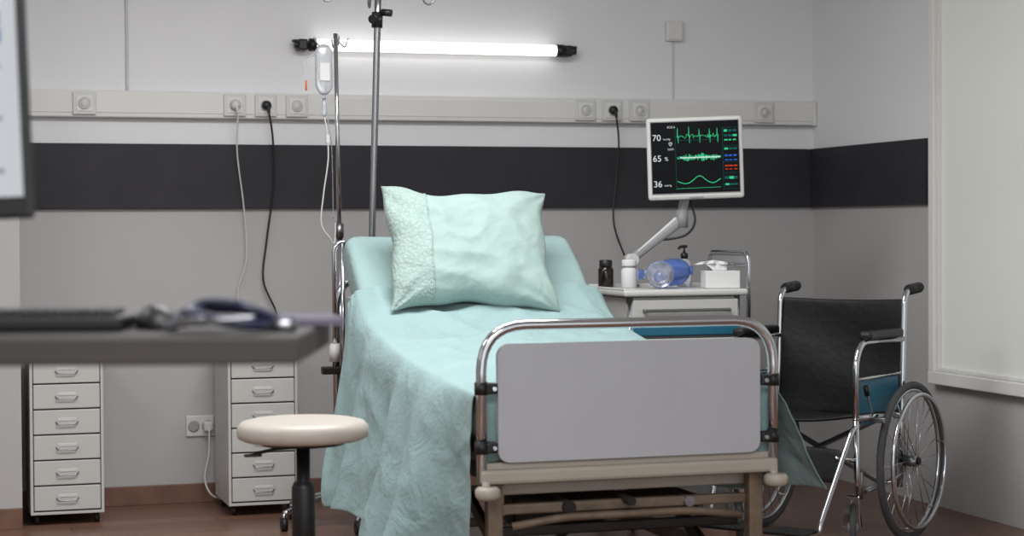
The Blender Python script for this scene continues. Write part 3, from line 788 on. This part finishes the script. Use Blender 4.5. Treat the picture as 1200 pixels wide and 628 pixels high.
while x < 0.105:
    a = 0.005+0.013*math.exp(-((x-0.025)/0.022)**2)+0.010*math.exp(-((x+0.03)/0.02)**2)+0.009*math.exp(-((x-0.075)/0.015)**2)
    pts.append((x, 0.002+random.uniform(-a, a))); x += 0.0011
curve_on("pleth_wave", pts, 0.0010, 'e_green')
curve_on("pleth_core", [(-0.06, 0.002), (0.10, 0.002)], 0.0022, 'e_white', -0.0005)
curve_on("resp_wave", [(-0.075+0.0036*k, -0.106+0.032*math.exp(-((k-25)/8.5)**2)+0.018*math.exp(-((k-50)/6)**2)+0.012*math.exp(-((k+2)/7)**2)) for k in range(50)], 0.0015, 'e_green')
curve_on("resp_base", [(-0.08, -0.124), (0.10, -0.122)], 0.0007, 'e_green')
for i, (z, hh, m_) in enumerate(((0.108, 0.016, 'e_teal'), (0.088, 0.014, 'e_teal'), (0.070, 0.010, 'e_green'), (0.034, 0.014, 'e_teal'), (0.006, 0.012, 'e_blue'), (-0.012, 0.007, 'e_blue'), (-0.036, 0.010, 'e_red'), (-0.050, 0.006, 'e_red'), (-0.085, 0.018, 'e_teal'), (-0.112, 0.013, 'e_teal'))):
    for q in range(3):
        bw = random.uniform(0.010, 0.018)
        xx = 0.122+q*0.018
        curve_on("panel_%d_%d" % (i, q), [(xx, z), (xx+bw*0.7, z)], hh*0.3, m_ if (q+i) % 3 or m_ != 'e_teal' else 'e_green')
curve_on("rule_1", [(0.113, 0.125), (0.113, -0.13)], 0.0006, 'e_teal')
for z in (0.12, 0.045, -0.02, -0.065, -0.13):
    curve_on("rule_h_%d" % int(z*1000+200), [(0.113, z), (0.176, z)], 0.0005, 'e_teal')

# ------------------------------------------------------------ wheelchair (faces local -y)
wc = Obj("wheelchair", (-0.738, -1.690, 0), rz=R(-52))
for i, s in enumerate((-1, 1)):
    x = s*0.312
    wc.ring("tyre_%d" % i, (x, 0, 0.305), (1, 0, 0), 0.290, 0.0145, 'rubber', 72)
    wc.ring("rim_%d" % i, (x, 0, 0.305), (1, 0, 0), 0.272, 0.008, 'chrome', 72)
    wc.ring("hand_rim_%d" % i, (x+s*0.035, 0, 0.305), (1, 0, 0), 0.255, 0.0085, 'chrome', 72)
    wc.cyl("hub_%d" % i, (x-0.028, 0, 0.305), (x+0.028, 0, 0.305), 0.022, 'dchrome')
    wc.cyl("hub_cap_%d" % i, (x+s*0.028, 0, 0.305), (x+s*0.036, 0, 0.305), 0.014, 'black')
    for k in range(24):
        a = 2*math.pi*k/24; b = a+(0.35 if k % 2 else -0.35)
        wc.cyl("spoke_%d_%d" % (i, k), (x+(0.02 if k % 4 < 2 else -0.02), 0.02*math.cos(b), 0.305+0.02*math.sin(b)), (x, 0.27*math.cos(a), 0.305+0.27*math.sin(a)), 0.0018, 'chrome', seg=6)
    for k in range(6):
        a = 2*math.pi*k/6+0.2
        wc.cyl("rim_peg_%d_%d" % (i, k), (x, 0.268*math.cos(a), 0.305+0.268*math.sin(a)), (x+s*0.035, 0.255*math.cos(a), 0.305+0.255*math.sin(a)), 0.004, 'chrome', seg=8)
    X = s*0.265
    wc.tube("back_post_%d" % i, [(X, 0.0, 0.20), (X, 0.02, 0.50), (X, 0.05, 0.95), (X, 0.15, 0.962)], 0.0115, 'chrome', fillet=0.05)
    wc.cyl("grip_%d" % i, (X, 0.085, 0.957), (X, 0.20, 0.965), 0.0185, 'black')
    for q in range(5):
        wc.ring("grip_rib_%d_%d" % (i, q), (X, 0.10+q*0.022, 0.958+q*0.0015), (0, 1, 0.06), 0.0185, 0.003, 'black', 20)
    wc.tube("seat_rail_%d" % i, [(X, 0.02, 0.48), (X, -0.40, 0.50)], 0.0115, 'chrome')
    wc.tube("front_post_%d" % i, [(X, -0.02, 0.24), (X, -0.34, 0.22), (X, -0.39, 0.26), (X, -0.40, 0.50)], 0.0115, 'chrome', fillet=0.05)
    wc.tube("arm_tube_%d" % i, [(X, 0.035, 0.77), (X, -0.35, 0.775), (X, -0.40, 0.71), (X, -0.40, 0.49)], 0.0115, 'chrome', fillet=0.07)
    wc.box("arm_pad_%d" % i, (X, -0.165, 0.798), (0.052, 0.31, 0.032), 'black', 0.012, seg=3)
    wc.box("side_guard_%d" % i, (X-s*0.010, -0.19, 0.548), (0.004, 0.39, 0.165), 'teal', 0.0015)
    wc.tube("guard_bar_%d" % i, [(X, 0.01, 0.640), (X, -0.39, 0.640)], 0.006, 'chrome')
    wc.box("axle_plate_%d" % i, (X, 0.0, 0.31), (0.012, 0.06, 0.16), 'dchrome', 0.004)
    wc.cyl("axle_%d" % i, (X, 0, 0.305), (x, 0, 0.305), 0.009, 'dchrome')
    cx = s*0.235
    wc.cyl("caster_stem_%d" % i, (X, -0.37, 0.20), (X, -0.37, 0.30), 0.014, 'dchrome')
    wc.ring("caster_tyre_%d" % i, (cx, -0.36, 0.09), (1, 0.45, 0), 0.078, 0.0125, 'rubber', 40)
    wc.ring("caster_rim_%d" % i, (cx, -0.36, 0.09), (1, 0.45, 0), 0.064, 0.005, 'plastic_g', 40)
    wc.cyl("caster_hub_%d" % i, (cx-0.018, -0.368, 0.09), (cx+0.018, -0.352, 0.09), 0.018, 'plastic_g')
    for k in range(8):
        a = 2*math.pi*k/8
        wc.cyl("caster_spoke_%d_%d" % (i, k), (cx, -0.36, 0.09), (cx-0.026*math.cos(a), -0.36+0.059*math.cos(a), 0.09+0.066*math.sin(a)), 0.004, 'plastic_g', seg=6)
    for q in (-1, 1):
        wc.beam("caster_fork_%d_%d" % (i, q), (cx+q*0.026, -0.36+q*0.012, 0.09), (cx+q*0.018+s*0.01, -0.37, 0.205), 0.005, 0.022, 'chrome', 0.002)
    wc.box("caster_crown_%d" % i, (cx+s*0.01, -0.37, 0.205), (0.052, 0.03, 0.014), 'chrome', 0.004)
    F = s*0.225
    wc.tube("leg_hanger_%d" % i, [(X, -0.36, 0.475), (X, -0.43, 0.46), (F, -0.62, 0.13), (F, -0.63, 0.10)], 0.0105, 'chrome', fillet=0.05)
    wc.tube("hanger_brace_%d" % i, [(X, -0.38, 0.34), (F, -0.49, 0.36)], 0.008, 'chrome')
    wc.box("footplate_%d" % i, (s*0.125, -0.66, 0.105), (0.17, 0.13, 0.012), 'black', 0.004)
    wc.beam("brake_lever_%d" % i, (s*0.282, -0.29, 0.50), (s*0.282, -0.34, 0.59), 0.006, 0.012, 'dchrome', 0.002)
    wc.cyl("brake_knob_%d" % i, (s*0.282, -0.335, 0.58), (s*0.282, -0.35, 0.615), 0.010, 'black')
    wc.box("brake_shoe_%d" % i, (s*0.30, -0.285, 0.485), (0.06, 0.02, 0.02), 'dchrome', 0.004)
wc.beam("cross_brace_0", (-0.26, -0.15, 0.48), (0.26, -0.15, 0.23), 0.016, 0.02, 'dchrome')
wc.beam("cross_brace_1", (0.26, -0.17, 0.48), (-0.26, -0.17, 0.23), 0.016, 0.02, 'dchrome')
def sling(name, fn, nu, nv, m, solid):
    bm = bmesh.new(); g = [[bm.verts.new(fn(i/nu, j/nv)) for j in range(nv+1)] for i in range(nu+1)]
    for i in range(nu):
        for j in range(nv): bm.faces.new((g[i][j], g[i+1][j], g[i+1][j+1], g[i][j+1]))
    wc.add(name, bm, m, solid=solid, sub=1)
sling("back_sling", lambda u, v: Vector(((u-0.5)*0.54, 0.022+0.03*v+0.045*math.sin(math.pi*u)+0.006*math.sin(v*9+u*4), 0.46+0.465*v-0.008*math.sin(math.pi*u)*v)), 18, 14, 'vinyl', 0.012)
sling("seat_sling", lambda u, v: Vector(((u-0.5)*0.54, 0.02-0.43*v, 0.495+0.015*v-0.03*math.sin(math.pi*u))), 16, 10, 'vinyl', 0.014)
sling("calf_strap", lambda u, v: Vector(((u-0.5)*0.49, -0.475-0.04*(1-v)+0.04*math.sin(math.pi*u), 0.27+0.12*v)), 14, 4, 'vinyl', 0.006)
wc.box("back_pocket", (0, 0.10, 0.62), (0.36, 0.012, 0.2), 'vinyl', 0.006)

# ------------------------------------------------------------ foreground desk (rotated with its own yaw)
A = R(-17.2)
ca, sa_ = math.cos(A), math.sin(A)
DO = Vector((-3.628, -5.68, 0))      # near right corner of the desk
def D(x, y, z=0):                    # desk-local to world
    return (DO.x+ca*x-sa_*y, DO.y+sa_*x+ca*y, z)
ZT = 1.048
dk = Obj("counter_desk", D(0, 0), rz=A)
dk.box("top", (-0.75, 0.25, ZT-0.0205), (1.5, 0.5, 0.041), 'desk', 0.004)
dk.box("top_laminate", (-0.75, 0.25, ZT-0.0005), (1.49, 0.49, 0.003), 'desktop', 0.001)
dk.box("pedestal", (-1.05, 0.25, 0.53), (0.5, 0.42, 0.96), 'desk', 0.006)
dk.box("foot", (-1.0, 0.25, 0.025), (0.75, 0.48, 0.05), 'desk', 0.006)
for i in range(3):
    dk.box("pedestal_drawer_%d" % i, (-1.05, 0.035, 0.22+0.3*i), (0.46, 0.02, 0.28), 'desktop', 0.004)

cm = Obj("computer_monitor", D(-0.712, 0.35, ZT+0.001), rot=(R(0), R(-2.0), A))
cm.box("housing", (0, -0.028, 0.375), (0.52, 0.025, 0.42), 'black', 0.006)
cm.box("display", (0, -0.042, 0.388), (0.495, 0.004, 0.375), 'e_page', 0)
cm.box("page_header", (-0.012, -0.0445, 0.458), (0.47, 0.001, 0.024), 'e_head', 0)
cm.box("page_tabs", (-0.012, -0.0445, 0.486), (0.47, 0.001, 0.022), 'e_grey', 0)
for i in range(5):
    cm.box("page_line_%d" % i, (0.185-0.01*(i % 2), -0.0445, 0.41-0.042*i), (0.07, 0.001, 0.008), 'e_grey', 0)
cm.box("stand_neck", (0, 0.0, 0.17), (0.06, 0.03, 0.30), 'black', 0.006)
cm.box("stand_foot", (0, 0.04, 0.010), (0.24, 0.16, 0.012), 'black', 0.006)

kb = Obj("keyboard", D(-0.45, 0.19, ZT+0.002), rz=A)
kb.box("base", (0, 0, 0.012), (0.34, 0.12, 0.022), 'black', 0.005)
for r_ in range(4):
    for c_ in range(12):
        kb.box("key_%d_%d" % (r_, c_), (-0.143+c_*0.026, -0.040+r_*0.027, 0.027), (0.021, 0.021, 0.010), 'black', 0.002)
ms = Obj("computer_mouse", D(-0.245, 0.22, ZT+0.002), rz=A+R(20))
bm = bmesh.new(); bmesh.ops.create_uvsphere(bm, u_segments=24, v_segments=14, radius=1)
for v in bm.verts:
    v.co.x *= 0.031; v.co.y *= 0.055; v.co.z = max(v.co.z, -0.15)*0.032+0.005
ms.add("shell", bm, 'black'); ms.cyl("wheel", (-0.003, 0.03, 0.028), (0.003, 0.03, 0.028), 0.008, 'plastic_g')

sp_ = Obj("stethoscope", D(-0.118, 0.12, ZT+0.002), rz=A)
sp_.tube("tubing", [(-0.08, -0.02, 0.010), (-0.07, 0.05, 0.012), (0.0, 0.07, 0.014), (0.06, 0.04, 0.012), (0.05, -0.04, 0.010), (-0.01, -0.06, 0.020), (-0.06, 0.0, 0.030), (-0.02, 0.04, 0.032), (0.04, 0.02, 0.030), (0.08, 0.03, 0.010)], 0.008, 'navy', cr=True)
sp_.tube("tubing_loop", [(-0.085, 0.0, 0.012), (-0.04, 0.03, 0.040), (0.03, -0.03, 0.038), (0.07, 0.0, 0.014)], 0.008, 'navy', cr=True)
sp_.tube("binaural_1", [(-0.08, -0.02, 0.008), (-0.07, -0.06, 0.012), (0.0, -0.08, 0.02), (0.05, -0.07, 0.024)], 0.003, 'dchrome', cr=True)
sp_.tube("binaural_2", [(-0.08, -0.02, 0.008), (-0.09, -0.06, 0.012), (-0.07, -0.09, 0.02), (-0.02, -0.10, 0.024)], 0.003, 'dchrome', cr=True)
sp_.cyl("chest_piece", (0.085, 0.0, 0.0), (0.085, 0.0, 0.016), 0.020, 'dchrome')
sp_.cyl("chest_piece_rim", (0.085, 0.0, 0.014), (0.085, 0.0, 0.020), 0.016, 'navy')
pn = Obj("notepad", D(-0.055, 0.36, ZT+0.002), rz=A+R(12))
pn.box("pages", (0, 0, 0.004), (0.16, 0.19, 0.008), 'lilac', 0.001)
pn.box("cover", (0, 0, 0.0095), (0.162, 0.192, 0.002), 'lilac', 0.0005)
for i in range(10):
    pn.ring("spiral_%d" % i, (-0.072+i*0.016, 0.095, 0.006), (1, 0, 0), 0.007, 0.001, 'dchrome', 16)

# ------------------------------------------------------------ lights
def area(name, loc, sx, sy, p, col=(1, 1, 1), rot=(0, 0, 0)):
    l = bpy.data.lights.new(name, 'AREA'); l.shape = 'RECTANGLE'; l.size = sx; l.size_y = sy
    l.energy = p; l.color = col
    o = bpy.data.objects.new(name, l); COL.objects.link(o); o.location = loc; o.rotation_euler = rot
area("ceiling_light_bed", (-2.7, -2.6, 2.74), 1.6, 1.0, 80, (0.985, 0.99, 1.0))
area("fill_light_front", (-3.6, -6.6, 2.74), 1.8, 1.4, 94, (0.985, 0.99, 1.0))  # unseen area light added as frontal fill, no fixture modelled
area("ceiling_light_side", (-5.2, -3.0, 2.74), 1.0, 1.0, 26, (0.985, 0.99, 1.0))
w_ = bpy.data.worlds.new("World"); scene.world = w_; w_.use_nodes = True
w_.node_tree.nodes["Background"].inputs[0].default_value = (0.95, 0.975, 1.0, 1)
w_.node_tree.nodes["Background"].inputs[1].default_value = 1.4

# ------------------------------------------------------------ camera
cam = bpy.data.cameras.new("camera"); co = bpy.data.objects.new("camera", cam); COL.objects.link(co)
cam.sensor_width = 36; cam.lens = 66.0; cam.clip_end = 60
yaw, pitch, roll = R(17.2), R(1.17), R(0.33)
Mx = Matrix.Rotation(-yaw, 4, 'Z') @ Matrix.Rotation(R(90)-pitch, 4, 'X') @ Matrix.Rotation(-roll, 4, 'Z')
Mx.translation = Vector((-4.13, -8.35, 1.2))
co.matrix_world = Mx
cam.dof.use_dof = True; cam.dof.focus_distance = 7.0; cam.dof.aperture_fstop = 3.2
scene.camera = co
scene.view_settings.view_transform = 'Standard'
